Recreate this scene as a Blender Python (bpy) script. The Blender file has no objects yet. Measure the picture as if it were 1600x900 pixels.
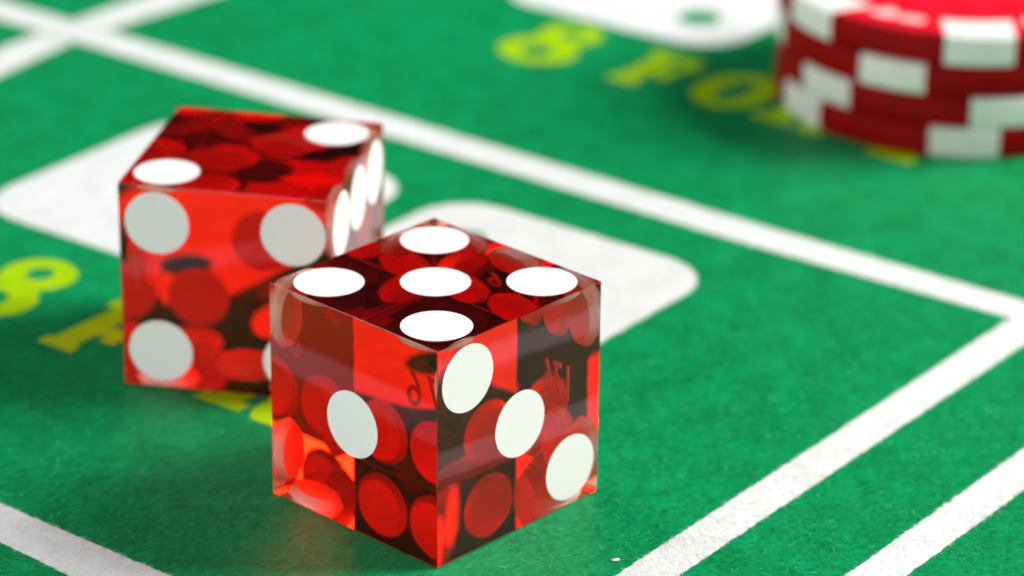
import bpy, bmesh, math, random
import numpy as np
from mathutils import Vector, Matrix, noise

random.seed(7)
MM = 0.001
sc = bpy.context.scene
C = sc.collection

# ------------------------------------------------------------------ camera
cam_d = bpy.data.cameras.new('camera')
cam = bpy.data.objects.new('camera', cam_d)
C.objects.link(cam)
CAM_POS = Vector((-0.17584114, -0.17195361, 0.13321199))
YAW, PITCH, ROLL, FPX = 0.750945928, -0.416101857, 0.0109240948, 5477.402
f = Vector((math.cos(PITCH)*math.cos(YAW), math.cos(PITCH)*math.sin(YAW), math.sin(PITCH)))
r = Vector((math.sin(YAW), -math.cos(YAW), 0)); u = r.cross(f)
r2 = r*math.cos(ROLL)+u*math.sin(ROLL); u2 = -r*math.sin(ROLL)+u*math.cos(ROLL)
M = Matrix((r2, u2, -f)).transposed().to_4x4(); M.translation = CAM_POS
cam.matrix_world = M
cam_d.sensor_width = 36; cam_d.lens = FPX/1600*36
cam_d.clip_start = 0.01; cam_d.clip_end = 20
cam_d.dof.use_dof = True
cam_d.dof.focus_distance = 0.276
cam_d.dof.aperture_fstop = 25
cam_d.dof.aperture_blades = 0
sc.camera = cam

# ------------------------------------------------------------------ light
w = bpy.data.worlds.new('World'); sc.world = w; w.use_nodes = True
w.node_tree.nodes['Background'].inputs['Color'].default_value = (1, 1, 1, 1)
w.node_tree.nodes['Background'].inputs['Strength'].default_value = 0.02

def softbox(name, az, el, dist, sx, sy, radiance, col=(1, 1, 1)):
    d = Vector((math.cos(math.radians(el))*math.cos(math.radians(az)),
                math.cos(math.radians(el))*math.sin(math.radians(az)), math.sin(math.radians(el))))
    l = bpy.data.lights.new(name, 'AREA'); l.shape = 'RECTANGLE'
    l.size = sx; l.size_y = sy; l.energy = radiance*math.pi*sx*sy; l.color = col
    o = bpy.data.objects.new(name, l); C.objects.link(o)
    o.location = d*dist + Vector((0.03, 0.03, 0.01))
    o.rotation_euler = d.to_track_quat('Z', 'Y').to_euler()
    return o
softbox('key_softbox', -35, 33, 0.9, 0.42, 0.52, 22.0, (1, 0.97, 0.93))
softbox('fill_softbox', 157, 22, 1.0, 0.9, 0.5, 1.6, (0.97, 1, 1))
softbox('back_softbox', 96, 52, 1.0, 0.42, 0.42, 4.0, (0.96, 0.98, 1))
softbox('front_softbox', 188, 12, 1.1, 0.75, 0.45, 5.0)

sc.view_settings.view_transform = 'Standard'
sc.view_settings.look = 'None'
sc.view_settings.exposure = 0.03
sc.view_settings.gamma = 1
sc.render.engine = 'CYCLES'
cy = sc.cycles
cy.use_denoising = True
cy.max_bounces = 24; cy.transmission_bounces = 20; cy.glossy_bounces = 12; cy.diffuse_bounces = 5
cy.volume_bounces = 0
cy.caustics_reflective = True; cy.caustics_refractive = True
cy.blur_glossy = 0.3
cy.sample_clamp_indirect = 12
cy.use_adaptive_sampling = False

# ------------------------------------------------------------------ helpers
def link(name, me, mat=None, parent=None):
    o = bpy.data.objects.new(name, me); C.objects.link(o)
    if mat is not None and not me.materials: me.materials.append(mat)
    if parent: o.parent = parent
    return o
def bm_mesh(name, bm, smooth=False):
    me = bpy.data.meshes.new(name); bm.to_mesh(me); bm.free()
    if smooth:
        for p in me.polygons: p.use_smooth = True
    return me
def copy_tree(o, parent=None):
    c = o.copy(); C.objects.link(c)
    if parent: c.parent = parent
    for ch in list(o.children): copy_tree(ch, c)
    return c
def new_mat(name):
    m = bpy.data.materials.new(name); m.use_nodes = True
    nt = m.node_tree; b = nt.nodes.get('Principled BSDF')
    return m, nt, b

# felt frame: FR runs along the lettering, FU is 'up' for the lettering
PHI = math.radians(6.4)
FU = Vector((math.cos(PHI), math.sin(PHI))); FR = Vector((math.sin(PHI), -math.cos(PHI)))
def felt_xy(a, b): return (FR*a + FU*b)

# ------------------------------------------------------------------ materials
def felt_mat(name, base, dark, light, white=False):
    m, nt, b = new_mat(name)
    N, L = nt.nodes, nt.links
    tc = N.new('ShaderNodeTexCoord')
    n1 = N.new('ShaderNodeTexNoise'); n1.inputs['Scale'].default_value = 900; n1.inputs['Detail'].default_value = 6
    n1.inputs['Roughness'].default_value = 0.62; n1.inputs['Distortion'].default_value = 0.8
    n2 = N.new('ShaderNodeTexNoise'); n2.inputs['Scale'].default_value = 260; n2.inputs['Detail'].default_value = 5
    mp = N.new('ShaderNodeMapping'); mp.inputs['Rotation'].default_value = (0, 0, 0.8); mp.inputs['Scale'].default_value = (1, 2.2, 1)
    n3 = N.new('ShaderNodeTexNoise'); n3.inputs['Scale'].default_value = 60; n3.inputs['Detail'].default_value = 3
    L.new(tc.outputs['Object'], n2.inputs['Vector']); L.new(tc.outputs['Object'], n3.inputs['Vector'])
    L.new(tc.outputs['Object'], mp.inputs['Vector']); L.new(mp.outputs[0], n1.inputs['Vector'])
    mix = N.new('ShaderNodeMath'); mix.operation = 'ADD'
    s1 = N.new('ShaderNodeMath'); s1.operation = 'MULTIPLY'; s1.inputs[1].default_value = 0.62
    s2 = N.new('ShaderNodeMath'); s2.operation = 'MULTIPLY_ADD'; s2.inputs[1].default_value = 0.31
    s3 = N.new('ShaderNodeMath'); s3.operation = 'MULTIPLY'; s3.inputs[1].default_value = 0.07
    L.new(n1.outputs['Fac'], s1.inputs[0]); L.new(n2.outputs['Fac'], s2.inputs[0]); L.new(s1.outputs[0], s2.inputs[2])
    L.new(n3.outputs['Fac'], s3.inputs[0]); L.new(s2.outputs[0], mix.inputs[0]); L.new(s3.outputs[0], mix.inputs[1])
    cr = N.new('ShaderNodeValToRGB')
    e = cr.color_ramp.elements
    e[0].position = 0.36; e[0].color = (*dark, 1)
    e[1].position = 0.66; e[1].color = (*light, 1)
    k = cr.color_ramp.elements.new(0.5); k.color = (*base, 1)
    L.new(mix.outputs[0], cr.inputs[0]); L.new(cr.outputs[0], b.inputs['Base Color'])
    bp = N.new('ShaderNodeBump'); bp.inputs['Strength'].default_value = 0.5; bp.inputs['Distance'].default_value = 0.0003
    L.new(mix.outputs[0], bp.inputs['Height']); L.new(bp.outputs[0], b.inputs['Normal'])
    b.inputs['Roughness'].default_value = 0.5
    b.inputs['Specular IOR Level'].default_value = 0.17
    b.inputs['Sheen Weight'].default_value = 0.0
    return m
M_GREEN = felt_mat('green_felt', (0.0, 0.29, 0.088), (0.0, 0.165, 0.043), (0.0, 0.40, 0.14))
M_WHITE = felt_mat('white_print', (0.80, 0.835, 0.83), (0.67, 0.71, 0.70), (0.87, 0.90, 0.90))
M_YELLOW = felt_mat('yellow_print', (0.40, 0.68, 0.0), (0.33, 0.57, 0.0), (0.46, 0.74, 0.0))

def plain(name, col, rough, spec=0.5, coat=0):
    m, nt, b = new_mat(name)
    b.inputs['Base Color'].default_value = (*col, 1)
    b.inputs['Roughness'].default_value = rough
    b.inputs['Specular IOR Level'].default_value = spec
    b.inputs['Coat Weight'].default_value = coat
    return m
M_PIP = plain('white_pip_paint', (0.94, 0.90, 0.90), 0.4, 0.3)
M_SERIAL = plain('frosted_engraving', (0.62, 0.42, 0.42), 0.8, 0.2)

m, nt, b = new_mat('clear_red_acrylic'); M_ACRYLIC = m
N, L = nt.nodes, nt.links
b.inputs['Base Color'].default_value = (1, 1, 1, 1)
b.inputs['Transmission Weight'].default_value = 1
b.inputs['IOR'].default_value = 1.49
b.inputs['Roughness'].default_value = 0.0
va = N.new('ShaderNodeVolumeAbsorption')
va.inputs['Color'].default_value = (0.9945, 0.28, 0.0, 1)
va.inputs['Density'].default_value = 310
L.new(va.outputs[0], nt.nodes['Material Output'].inputs['Volume'])

def chip_mat(name, a, bcol, rough):
    m, nt, b = new_mat(name); N, L = nt.nodes, nt.links
    tc = N.new('ShaderNodeTexCoord'); n = N.new('ShaderNodeTexNoise'); n.inputs['Scale'].default_value = 420; n.inputs['Detail'].default_value = 4
    L.new(tc.outputs['Object'], n.inputs['Vector'])
    cr = N.new('ShaderNodeValToRGB'); cr.color_ramp.elements[0].color = (*a, 1); cr.color_ramp.elements[1].color = (*bcol, 1)
    cr.color_ramp.elements[0].position = 0.35; cr.color_ramp.elements[1].position = 0.65
    L.new(n.outputs['Fac'], cr.inputs[0]); L.new(cr.outputs[0], b.inputs['Base Color'])
    bp = N.new('ShaderNodeBump'); bp.inputs['Strength'].default_value = 0.25; bp.inputs['Distance'].default_value = 0.0001
    L.new(n.outputs['Fac'], bp.inputs['Height']); L.new(bp.outputs[0], b.inputs['Normal'])
    b.inputs['Roughness'].default_value = rough; b.inputs['Specular IOR Level'].default_value = 0.12
    return m
M_CHIP = chip_mat('red_chip_composite', (0.27, 0.0003, 0.0008), (0.34, 0.0005, 0.001), 0.6)
M_SPOT = chip_mat('white_chip_insert', (0.80, 0.84, 0.80), (0.86, 0.88, 0.85), 0.42)
M_FACE = chip_mat('red_chip_face', (0.76, 0.006, 0.022), (0.82, 0.012, 0.035), 0.3)
M_MARK = plain('pink_chip_print', (0.93, 0.62, 0.62), 0.4)

# ------------------------------------------------------------------ felt
SX, SY = 1.6, 1.6
bm = bmesh.new()
bmesh.ops.create_grid(bm, x_segments=8, y_segments=8, size=0.8)
felt = link('table_felt', bm_mesh('table_felt', bm), M_GREEN)
felt['kind'] = 'structure'
felt['label'] = 'green craps table felt printed with white lines, squares and yellow lettering'

MARKS = []           # (list of world-space loops in mm, material slot) for the fibres
def jitter(p, amp=0.11):
    q = Vector((p[0]*1.3, p[1]*1.3, 0.0))
    n = noise.noise(q)*amp + noise.noise(q*3.1)*amp*0.7
    m_ = noise.noise(q+Vector((31, 7, 2)))*amp + noise.noise(q*3.1+Vector((5, 17, 2)))*amp*0.7
    return (p[0]+n, p[1]+m_)
def densify(loop, step=0.35):
    out = []
    for i in range(len(loop)):
        a, b_ = Vector(loop[i]), Vector(loop[(i+1) % len(loop)])
        n = max(1, int((b_-a).length/step))
        for k in range(n): out.append(tuple(a.lerp(b_, k/n)))
    return out
def flat_print(name, loops, mat, slot, z=0.04, rough=0.11, label=None):
    """a flat printed figure: outer loop and holes, given in felt coordinates (mm)"""
    cu = bpy.data.curves.new(name, 'CURVE'); cu.dimensions = '2D'; cu.fill_mode = 'BOTH'
    W = []
    for lp in loops:
        pts = [jitter(tuple(felt_xy(*p)), rough) for p in densify(lp)]
        W.append(np.array(pts))
        s = cu.splines.new('POLY'); s.points.add(len(pts)-1); s.use_cyclic_u = True
        for q, p in zip(s.points, pts): q.co = (p[0]*MM, p[1]*MM, 0, 1)
    t = bpy.data.objects.new('tmp', cu); C.objects.link(t)
    dg = bpy.context.evaluated_depsgraph_get()
    me = bpy.data.meshes.new_from_object(t.evaluated_get(dg))
    bpy.data.objects.remove(t); bpy.data.curves.remove(cu)
    me.name = name
    for v in me.vertices: v.co.z = z*MM
    me.materials.clear()
    if me.polygons and sum(p.normal.z for p in me.polygons) < 0: me.flip_normals()
    o = link(name, me, mat, felt)
    if label: o['label'] = label
    MARKS.append((W, slot))
    return o
def rounded(a0, b0, a1, b1, rad, n=10):
    out = []
    for cx, cy_, t0 in ((a1-rad, b1-rad, 0), (a0+rad, b1-rad, 90), (a0+rad, b0+rad, 180), (a1-rad, b0+rad, 270)):
        for k in range(n+1):
            t = math.radians(t0+90*k/n); out.append((cx+rad*math.cos(t), cy_+rad*math.sin(t)))
    return out
def ell(cx, cy_, rx, ry, n=48, rot=0):
    out = []
    for k in range(n):
        t = 2*math.pi*k/n; x, y = rx*math.cos(t), ry*math.sin(t)
        c, s = math.cos(rot), math.sin(rot)
        out.append((cx+x*c-y*s, cy_+x*s+y*c))
    return out

# white boundary lines (long line, crossings and the corner, as one outline each)
flat_print('white_line', [[(-170, 76.9+.3), (-105, 77.0), (-18, 75.2), (15.85, 75.2), (15.85, 70.9), (11.8, 70.95), (-18, 70.5), (-105, 72.2), (-170, 72.2)]],
           M_WHITE, 1, label='long white line running behind both dice')
flat_print('white_line', [[(11.9, 70.945), (15.8, 70.895), (15.75, -22), (-40, -17.2), (-80, -16.6), (-80, -13.1), (-35.5, -13.1), (-16, -13.8), (11.75, -14.4)]],
           M_WHITE, 1, label='white line turning round the near corner of the betting box')
flat_print('white_line', [[(26.2, 130), (30.1, 130), (30.1, -60), (26.2, -60)]], M_WHITE, 1, label='white line at the lower right of the felt')
flat_print('white_line', [[(-112.6, 70.6+1.3), (-107.6, 71.85), (-106.2, 58), (-104, -60), (-109.2, -60), (-112.4, 58)]], M_WHITE, 1, label='white cross line at the upper left, below the long line')
flat_print('white_line', [[(-112.6, 77.23), (-107.2, 77.25), (-105.0, 100), (-103, 180), (-109.5, 180), (-111.5, 100)]], M_WHITE, 1, label='white cross line at the upper left, beyond the long line')

def dice_square(a0, b0, lab, third=False):
    a1, b1 = a0+32.2, b0+32
    loops = [rounded(a0, b0, a1, b1, 6.2)]
    for (x, y) in ((a0+7.7, b1-8.9), (a1-8.2, b0+8.6)):
        loops.append(ell(x, y, 2.5, 2.5))
    return flat_print('white_square', loops, M_WHITE, 1, z=0.045, label=lab)
dice_square(-83.3, 31.0, 'white rounded square with green dots under the rear die')
dice_square(-47.0, 31.0, 'white rounded square with green dots behind the front die')
dice_square(-81.4, 114.0+.6-1, 'white rounded square at the top edge of the photo')

# lettering
def glyph(ch, x, y, s):
    """heavy slab-serif outlines, cap height 1 at scale s"""
    if ch == '8':
        return [[(x+p[0]*s, y+p[1]*s) for p in lp] for lp in EIGHT]
    G = {
     'F': [[(.08,0),(.45,0),(.45,.12),(.38,.15),(.38,.40),(.47,.40),(.47,.31),(.62,.31),(.62,.68),(.47,.68),(.47,.57),(.38,.57),(.38,.84),(.54,.84),(.54,.68),(.70,.68),(.68,1),(.04,1),(.04,.87),(.14,.85),(.14,.15),(.08,.12)]],
     'O': [ell(.42,.5,.42,.52), ell(.42,.5,.14,.32)],
     'R': [[(0,0),(.46,0),(.46,.15),(.375,.15),(.375,.43),(.43,.43),(.50,.30),(.52,.10),(.58,0),(.66,-.03),(.80,-.03),(.86,.02),(.86,.14),(.79,.13),(.77,.17),(.76,.30),(.70,.42),(.61,.485),(.72,.55),(.78,.65),(.79,.76),(.75,.88),(.65,.97),(.52,1),(0,1),(0,.86),(.11,.86),(.11,.15),(0,.15)],
           [(.375,.56),(.46,.57),(.52,.63),(.53,.72),(.51,.81),(.45,.86),(.375,.865)]],
     '1': [[(.05,0),(.46,0),(.46,.13),(.40,.15),(.40,1),(.27,1),(.2,.91),(.03,.86),(.03,.76),(.13,.76),(.13,.15),(.05,.13)]],
    }[ch]
    return [[(x+p[0]*s, y+p[1]*s) for p in lp] for lp in G]
def eight():
    # union of two lobes drawn as one outline
    out = []
    n = 40
    up, lo = (0.36, 0.75, 0.27, 0.26), (0.36, 0.285, 0.345, 0.30)
    pts = []
    for k in range(n+1):                       # right side, bottom to top
        t = -math.pi/2 + math.pi*k/n
        pts.append((lo[0]+lo[2]*math.cos(t), lo[1]+lo[3]*math.sin(t)))
    R_ = [p for p in pts if p[1] < 0.50]
    for k in range(n+1):
        t = -math.pi/2 + math.pi*k/n
        p = (up[0]+up[2]*math.cos(t), up[1]+up[3]*math.sin(t))
        if p[1] > 0.56: R_.append(p)
    Lf = [(0.72-p[0], p[1]) for p in reversed(R_)]
    return [R_+Lf, ell(.36, .765, .095, .10, 24), ell(.36, .275, .135, .13, 24)]
EIGHT = eight()
def line_of_text(base, xs, capY, capH, numY, numH, where):
    nm = {'8': 'number eight', 'F': 'letter F', 'O': 'letter O', 'R': 'letter R', '1': 'number one'}
    for ch, x in zip('8FOR1', xs):
        if ch in '81': g = glyph(ch, x, numY, numH)
        else: g = glyph(ch, x, capY, capH)
        flat_print('printed_letter', g, M_YELLOW, 2, label='yellow %s %s' % (nm[ch], where), rough=0.09)
line_of_text(0, (-70.6, -56.2, -46.6, -36.4, -22.0), 11.9, 11.2, 12.3, 14.0, 'partly under the dice')
line_of_text(0, (-70.4, -55.5, -45.6, -35.9, -21.5), 99.6, 10.6, 98.2, 13.6, 'on the far felt by the chips')

# ------------------------------------------------------------------ dice
S = 19.0
PR = 2.88; PD = 1.35
P0, P1, P2 = 3.42, 9.5, 15.58
LAY = {1: [(P1, P1)], 2: [(P0, P0), (P2, P2)], 3: [(P0, P2), (P1, P1), (P2, P0)],
       4: [(P0, P0), (P0, P2), (P2, P0), (P2, P2)], 5: [(P0, P0), (P0, P2), (P2, P0), (P2, P2), (P1, P1)],
       6: [(P0, P0), (P1, P0), (P2, P0), (P0, P2), (P1, P2), (P2, P2)]}
def pip_mesh():
    # opaque paint in a drilled seat: flat face, slightly tapering wall, flat back with a small radius
    bm = bmesh.new(); n = 96; e = 0.012
    def ring(R_, z): return [bm.verts.new((R_*math.cos(2*math.pi*k/n)*MM, R_*math.sin(2*math.pi*k/n)*MM, z*MM)) for k in range(n)]
    bm.faces.new(ring(PR, e))
    prof = [(PR, e), (PR-.01, -.03), (2.46, -.74), (2.42, -.80), (2.36, -.83)]
    rings = [ring(*p) for p in prof]
    for a, b_ in zip(rings, rings[1:]):
        for k in range(n): bm.faces.new((a[k], b_[k], b_[(k+1) % n], a[(k+1) % n])).smooth = True
    bm.faces.new(list(reversed(rings[-1])))
    return bm_mesh('pip', bm)
PIP = pip_mesh()
def die_body():
    bm = bmesh.new(); bmesh.ops.create_cube(bm, size=S*MM)
    bmesh.ops.bevel(bm, geom=list(bm.edges), offset=0.055*MM, segments=2, affect='EDGES', profile=0.5)
    bmesh.ops.translate(bm, verts=bm.verts, vec=(S/2*MM, S/2*MM, S/2*MM))
    return bm_mesh('acrylic_body', bm)
BODY = die_body()
# faces: origin, u axis, v axis, outward normal (mm, die coordinates)
FACE = {'top': ((0,0,S), (1,0,0), (0,1,0), (0,0,1)), 'bottom': ((0,0,0), (1,0,0), (0,1,0), (0,0,-1)),
        'west': ((0,0,0), (0,1,0), (0,0,1), (-1,0,0)), 'east': ((S,0,0), (0,1,0), (0,0,1), (1,0,0)),
        'south': ((0,0,0), (1,0,0), (0,0,1), (0,-1,0)), 'north': ((0,S,0), (1,0,0), (0,0,1), (0,1,0))}
def serial(face, text, u0, v0, h, spin=0, flip=False):
    cu = bpy.data.curves.new('serial', 'FONT'); cu.body = text; cu.size = h*MM*1.35; cu.offset = 0.00003
    cu.space_character = 1.25
    t = bpy.data.objects.new('tmp', cu); C.objects.link(t)
    me = bpy.data.meshes.new_from_object(t.evaluated_get(bpy.context.evaluated_depsgraph_get()))
    bpy.data.objects.remove(t); bpy.data.curves.remove(cu); me.materials.clear()
    o_, ua, va_, nn = [Vector(x) for x in FACE[face]]
    # lettering reads correctly from outside the face: local z = outward normal
    yv = (va_*math.cos(spin)+ua*math.sin(spin)); xv = yv.cross(nn)
    Mx = Matrix((xv, yv, nn)).transposed().to_4x4()
    Mx.translation = (o_+ua*u0+va_*v0-nn*0.06)*MM
    me.transform(Matrix.Diagonal((.82, 1, 1, 1))); me.transform(Mx); me.name = 'serial_number'
    return me
def make_die(loc, rot, faces, label, ser=None):
    root = bpy.data.objects.new('red_die', None); C.objects.link(root)
    root.location = (loc[0]*MM, loc[1]*MM, 0.10*MM); root.rotation_euler = (0, 0, rot)
    root['label'] = label; root['category'] = 'die'; root['group'] = 'transparent red casino dice'
    link('acrylic_body', BODY, M_ACRYLIC, root)
    for fn, (num, swap) in faces.items():
        o_, ua, va_, nn = [Vector(x) for x in FACE[fn]]
        for (a, b_) in LAY[num]:
            if swap == 1: a, b_ = b_, a
            if swap == 2: a = S-a
            p = (o_+ua*a+va_*b_)*MM
            k = link('pip', PIP, M_PIP, root)
            k.location = p; k.rotation_euler = nn.to_track_quat('Z', 'Y').to_euler()
    if ser:
        for s_ in ser: link('serial_number', serial(*s_), M_SERIAL, root)
    return root
# front die: left visible face is x=0 (west) = 1, right visible face y=0 (south) = 3
make_die((0, 0), 0, {'top': (5, 0), 'bottom': (2, 2), 'west': (1, 0), 'east': (6, 0), 'south': (3, 0), 'north': (4, 0)},
         'nearest transparent red die with five white pips on top',
         [('east', '176', 6.3, 7.1, 3.4, 0)])
make_die((5.3647, 43.8165), -1.014946, {'top': (2, 0), 'bottom': (5, 0), 'south': (4, 0), 'north': (3, 2), 'east': (6, 0), 'west': (1, 0)},
         'rear transparent red die with two white pips on top')

# ------------------------------------------------------------------ chips
CR, CT = 19.5, 3.3
def chip_body():
    bm = bmesh.new(); n = 128
    prof = [(0.001, 0.12), (16.3, 0.12), (16.5, 0.02), (CR-.5, 0.02), (CR-.12, .14), (CR, .48), (CR, CT-.48), (CR-.12, CT-.14), (CR-.5, CT-.02), (16.5, CT-.02), (16.3, CT-.14), (0.001, CT-.14)]
    rings = [[bm.verts.new((R_*math.cos(2*math.pi*k/n)*MM, R_*math.sin(2*math.pi*k/n)*MM, z*MM)) for k in range(n)] for R_, z in prof]
    for a, b_ in zip(rings, rings[1:]):
        for k in range(n): bm.faces.new((a[k], a[(k+1) % n], b_[(k+1) % n], b_[k]))
    bmesh.ops.recalc_face_normals(bm, faces=bm.faces)
    return bm_mesh('chip_body', bm, True)
def chip_spot(half=10.6, inner=14.6):
    """one insert: wraps the rim and reaches onto both faces, a hair proud of the body"""
    bm = bmesh.new(); n = 12; e = 0.02
    prof = [(inner, .02-e), (CR-.5, .02-e), (CR-.12+e, .14), (CR+e, .48), (CR+e, CT-.48), (CR-.12+e, CT-.14), (CR-.5, CT-.02+e), (inner, CT-.02+e)]
    cols = []
    for k in range(n+1):
        def tt(R_): return math.asin(math.sin(math.radians(half))*CR/max(R_, 1))*(-1+2*k/n) if R_ < CR-.3 else math.radians(half)*(-1+2*k/n)
        cols.append([bm.verts.new((R_*math.cos(tt(R_))*MM, R_*math.sin(tt(R_))*MM, z*MM)) for R_, z in prof])
    for a, b_ in zip(cols, cols[1:]):
        for i in range(len(prof)): bm.faces.new((a[i], b_[i], b_[(i+1) % len(prof)], a[(i+1) % len(prof)]))
    bm.faces.new(cols[0]); bm.faces.new(list(reversed(cols[-1])))
    bmesh.ops.recalc_face_normals(bm, faces=bm.faces)
    return bm_mesh('edge_spot', bm)
def chip_mark():
    bm = bmesh.new(); e = 0.02
    for (cx, cy_, s_, rt) in ((-1.75, 0.25, 1.3, .75), (1.45, -0.35, 1.3, .15)):
        vs = []
        for z in (CT-.16, CT-.14+e):
            for p in rounded(-s_, -s_, s_, s_, .4, 3):
                c, s = math.cos(rt), math.sin(rt)
                vs.append(bm.verts.new(((cx+p[0]*c-p[1]*s)*MM, (cy_+p[0]*s+p[1]*c)*MM, z*MM)))
        h = len(vs)//2
        bm.faces.new(vs[h:])
        for k in range(h): bm.faces.new((vs[k], vs[(k+1) % h], vs[h+(k+1) % h], vs[h+k]))
    return bm_mesh('dice_mark', bm)
def chip_ring():
    bm = bmesh.new(); n = 96
    prof = [(0.5, CT-.13), (16.2, CT-.13), (16.45, CT-.012), (CR-.55, CT-.012), (CR-.60, CT-.05), (16.5, CT-.06), (16.2, CT-.2), (0.5, CT-.2)]
    rings = [[bm.verts.new((R_*math.cos(2*math.pi*k/n)*MM, R_*math.sin(2*math.pi*k/n)*MM, z*MM)) for k in range(n)] for R_, z in prof]
    for i in range(len(rings)):
        a, b_ = rings[i], rings[(i+1) % len(rings)]
        for k in range(n): bm.faces.new((a[k], a[(k+1) % n], b_[(k+1) % n], b_[k]))
    bmesh.ops.recalc_face_normals(bm, faces=bm.faces)
    return bm_mesh('face_ring', bm)
CB, CS, CM, CRING = chip_body(), chip_spot(), chip_mark(), chip_ring()
CC = (116.0, 35.3)
CAMAZ = math.atan2(CAM_POS.y/MM-CC[1], CAM_POS.x/MM-CC[0])
def make_chip(spin, label):
    root = bpy.data.objects.new('casino_chip', None); C.objects.link(root)
    root['category'] = 'casino chip'; root['group'] = 'stack of red and white casino chips'; root['label'] = label
    link('chip_body', CB, M_CHIP, root)
    link('face_ring', CRING, M_FACE, root)
    for k in range(6):
        o = link('edge_spot', CS, M_SPOT, root); o.rotation_euler.z = math.radians(60*k)
    for k in range(6):
        o = link('dice_mark', CM, M_MARK, root); a = math.radians(60*k+30)
        o.location = (15.6*math.cos(a)*MM, 15.6*math.sin(a)*MM, 0.1*MM); o.rotation_euler.z = a+math.pi/2
    return root
labs = ['bottom red and white chip of the stack, resting on the felt', 'second red and white chip from the bottom of the stack',
        'third red and white chip, just under the top one', 'topmost red and white chip with its glossy face showing']
first = None
for i, (deg, dx, dy) in enumerate(((3.6, 0, 0), (15.0, .15, -.1), (-19.5, -.1, .12), (6.4, .1, 0))):
    c = make_chip(0, labs[i]) if first is None else copy_tree(first)
    first = first or c
    c['label'] = labs[i]
    c.location = ((CC[0]+dx)*MM, (CC[1]+dy)*MM, (0.06+i*(CT+.03))*MM)
    c.rotation_euler.z = CAMAZ+math.radians(deg)

# ------------------------------------------------------------------ speck of lint
bm = bmesh.new(); bmesh.ops.create_icosphere(bm, subdivisions=3, radius=1)
for v in bm.verts:
    k = 1+.35*noise.noise(v.co*1.7)+.15*noise.noise(v.co*5)
    v.co = Vector((v.co.x*.38*k, v.co.y*.20*k, v.co.z*.07*k))*MM
lint = link('lint_speck', bm_mesh('lint_speck', bm, True), M_PIP)
lint.location = (11.1*MM, -9.2*MM, .10*MM); lint.rotation_euler.z = -.55
lint['category'] = 'lint'; lint['label'] = 'tiny white speck of lint on green felt beside the near white line'

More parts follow.
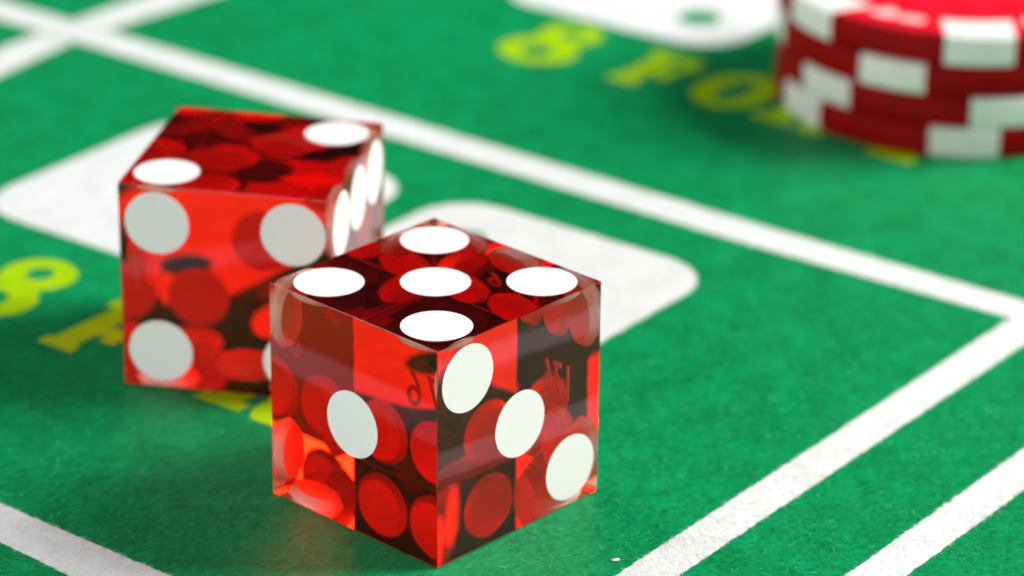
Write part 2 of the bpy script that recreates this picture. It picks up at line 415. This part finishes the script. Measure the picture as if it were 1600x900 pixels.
# ------------------------------------------------------------------ felt fibres
def inside(P, loops):
    res = np.zeros(len(P), bool)
    for lp in loops:
        x0, y0 = lp[:, 0], lp[:, 1]; x1, y1 = np.roll(x0, -1), np.roll(y0, -1)
        bb = (P[:, 0] > x0.min()) & (P[:, 0] < x0.max()) & (P[:, 1] > y0.min()) & (P[:, 1] < y0.max())
        idx = np.nonzero(bb)[0]
        for s in range(0, len(idx), 4000):
            ii = idx[s:s+4000]; px, py = P[ii, 0][:, None], P[ii, 1][:, None]
            with np.errstate(divide='ignore', invalid='ignore'):
                c = ((y0 > py) != (y1 > py)) & (px < (x1-x0)*(py-y0)/(y1-y0)+x0)
            res[ii] ^= (c.sum(1) % 2).astype(bool)
    return res
def fibres(count):
    rng = np.random.default_rng(3)
    # ground visible in the photo, denser towards the camera
    T = rng.random(count*3)**1.7
    L_ = rng.random(count*3)*2-1
    fw = np.array([math.cos(YAW), math.sin(YAW)]); rt = np.array([math.sin(YAW), -math.cos(YAW)])
    base = np.array([CAM_POS.x, CAM_POS.y])/MM
    d = 212 + T*170
    P = base+fw*d[:, None]+rt*(L_*d*0.20)[:, None]
    # keep clear of dice and chips
    keep = ~((P[:, 0] > -.3) & (P[:, 0] < S+.3) & (P[:, 1] > -.3) & (P[:, 1] < S+.3))
    c, s = math.cos(-1.014946), math.sin(-1.014946)
    q = P-np.array([5.3647, 43.8165]); lx = q[:, 0]*c+q[:, 1]*s; ly = -q[:, 0]*s+q[:, 1]*c
    keep &= ~((lx > -.3) & (lx < S+.3) & (ly > -.3) & (ly < S+.3))
    keep &= np.hypot(P[:, 0]-CC[0], P[:, 1]-CC[1]) > CR+.5
    P = P[keep][:count]; n = len(P)
    slot = np.zeros(n, int)
    for W, sl in MARKS: slot[inside(P, W)] = sl
    slot[(rng.random(n) < .035) & (slot == 0)] = 3
    ln = rng.uniform(.35, 1.15, n); az = rng.uniform(0, 2*math.pi, n); bend = rng.normal(0, .7, n)
    top = rng.uniform(.03, .16, n); wd = rng.uniform(.012, .026, n)
    dirx, diry = np.cos(az), np.sin(az); nx, ny = -diry, dirx
    V = np.zeros((n, 8, 3))
    for k, t in enumerate((0, .33, .66, 1.0)):
        off = (t*(1-t))*bend*ln
        x = P[:, 0]+dirx*ln*(t-.5)+nx*off; y = P[:, 1]+diry*ln*(t-.5)+ny*off
        z = .02+top*(4*t*(1-t))+.03
        ww = wd*(1-.5*abs(2*t-1))
        V[:, k*2] = np.stack([x+nx*ww, y+ny*ww, z], -1); V[:, k*2+1] = np.stack([x-nx*ww, y-ny*ww, z], -1)
    V = (V*MM).reshape(-1, 3)
    F = np.array([[0, 1, 3, 2], [2, 3, 5, 4], [4, 5, 7, 6]])
    F = (np.arange(n)[:, None, None]*8+F[None]).reshape(-1, 4)
    me = bpy.data.meshes.new('felt_fibres')
    me.vertices.add(len(V)); me.vertices.foreach_set('co', V.ravel().astype(np.float32))
    me.loops.add(F.size); me.loops.foreach_set('vertex_index', F.ravel().astype(np.int32))
    me.polygons.add(len(F)); me.polygons.foreach_set('loop_start', (np.arange(len(F))*4).astype(np.int32))
    me.polygons.foreach_set('loop_total', np.full(len(F), 4, np.int32))
    for mt in (M_FG, M_FW, M_FY, M_FP): me.materials.append(mt)
    me.polygons.foreach_set('material_index', np.repeat(slot, 3).astype(np.int32))
    me.update(); me.validate()
    o = link('felt_fibres', me); o['kind'] = 'stuff'; o['label'] = 'fine short fibres standing on the felt surface'
    return o
def fibre_mat(name, col, spec=.2):
    m, nt, b = new_mat(name); N, L = nt.nodes, nt.links
    b.inputs['Base Color'].default_value = (*col, 1); b.inputs['Roughness'].default_value = .5
    b.inputs['Specular IOR Level'].default_value = spec
    return m
M_FP = fibre_mat('pale_fibre', (0.12, 0.62, 0.34), .5); M_FG = fibre_mat('green_fibre', (0.0, 0.34, 0.11)); M_FW = fibre_mat('white_fibre', (.88, .9, .9), .2); M_FY = fibre_mat('yellow_fibre', (.42, .67, .0), .2)
fibres(150000)
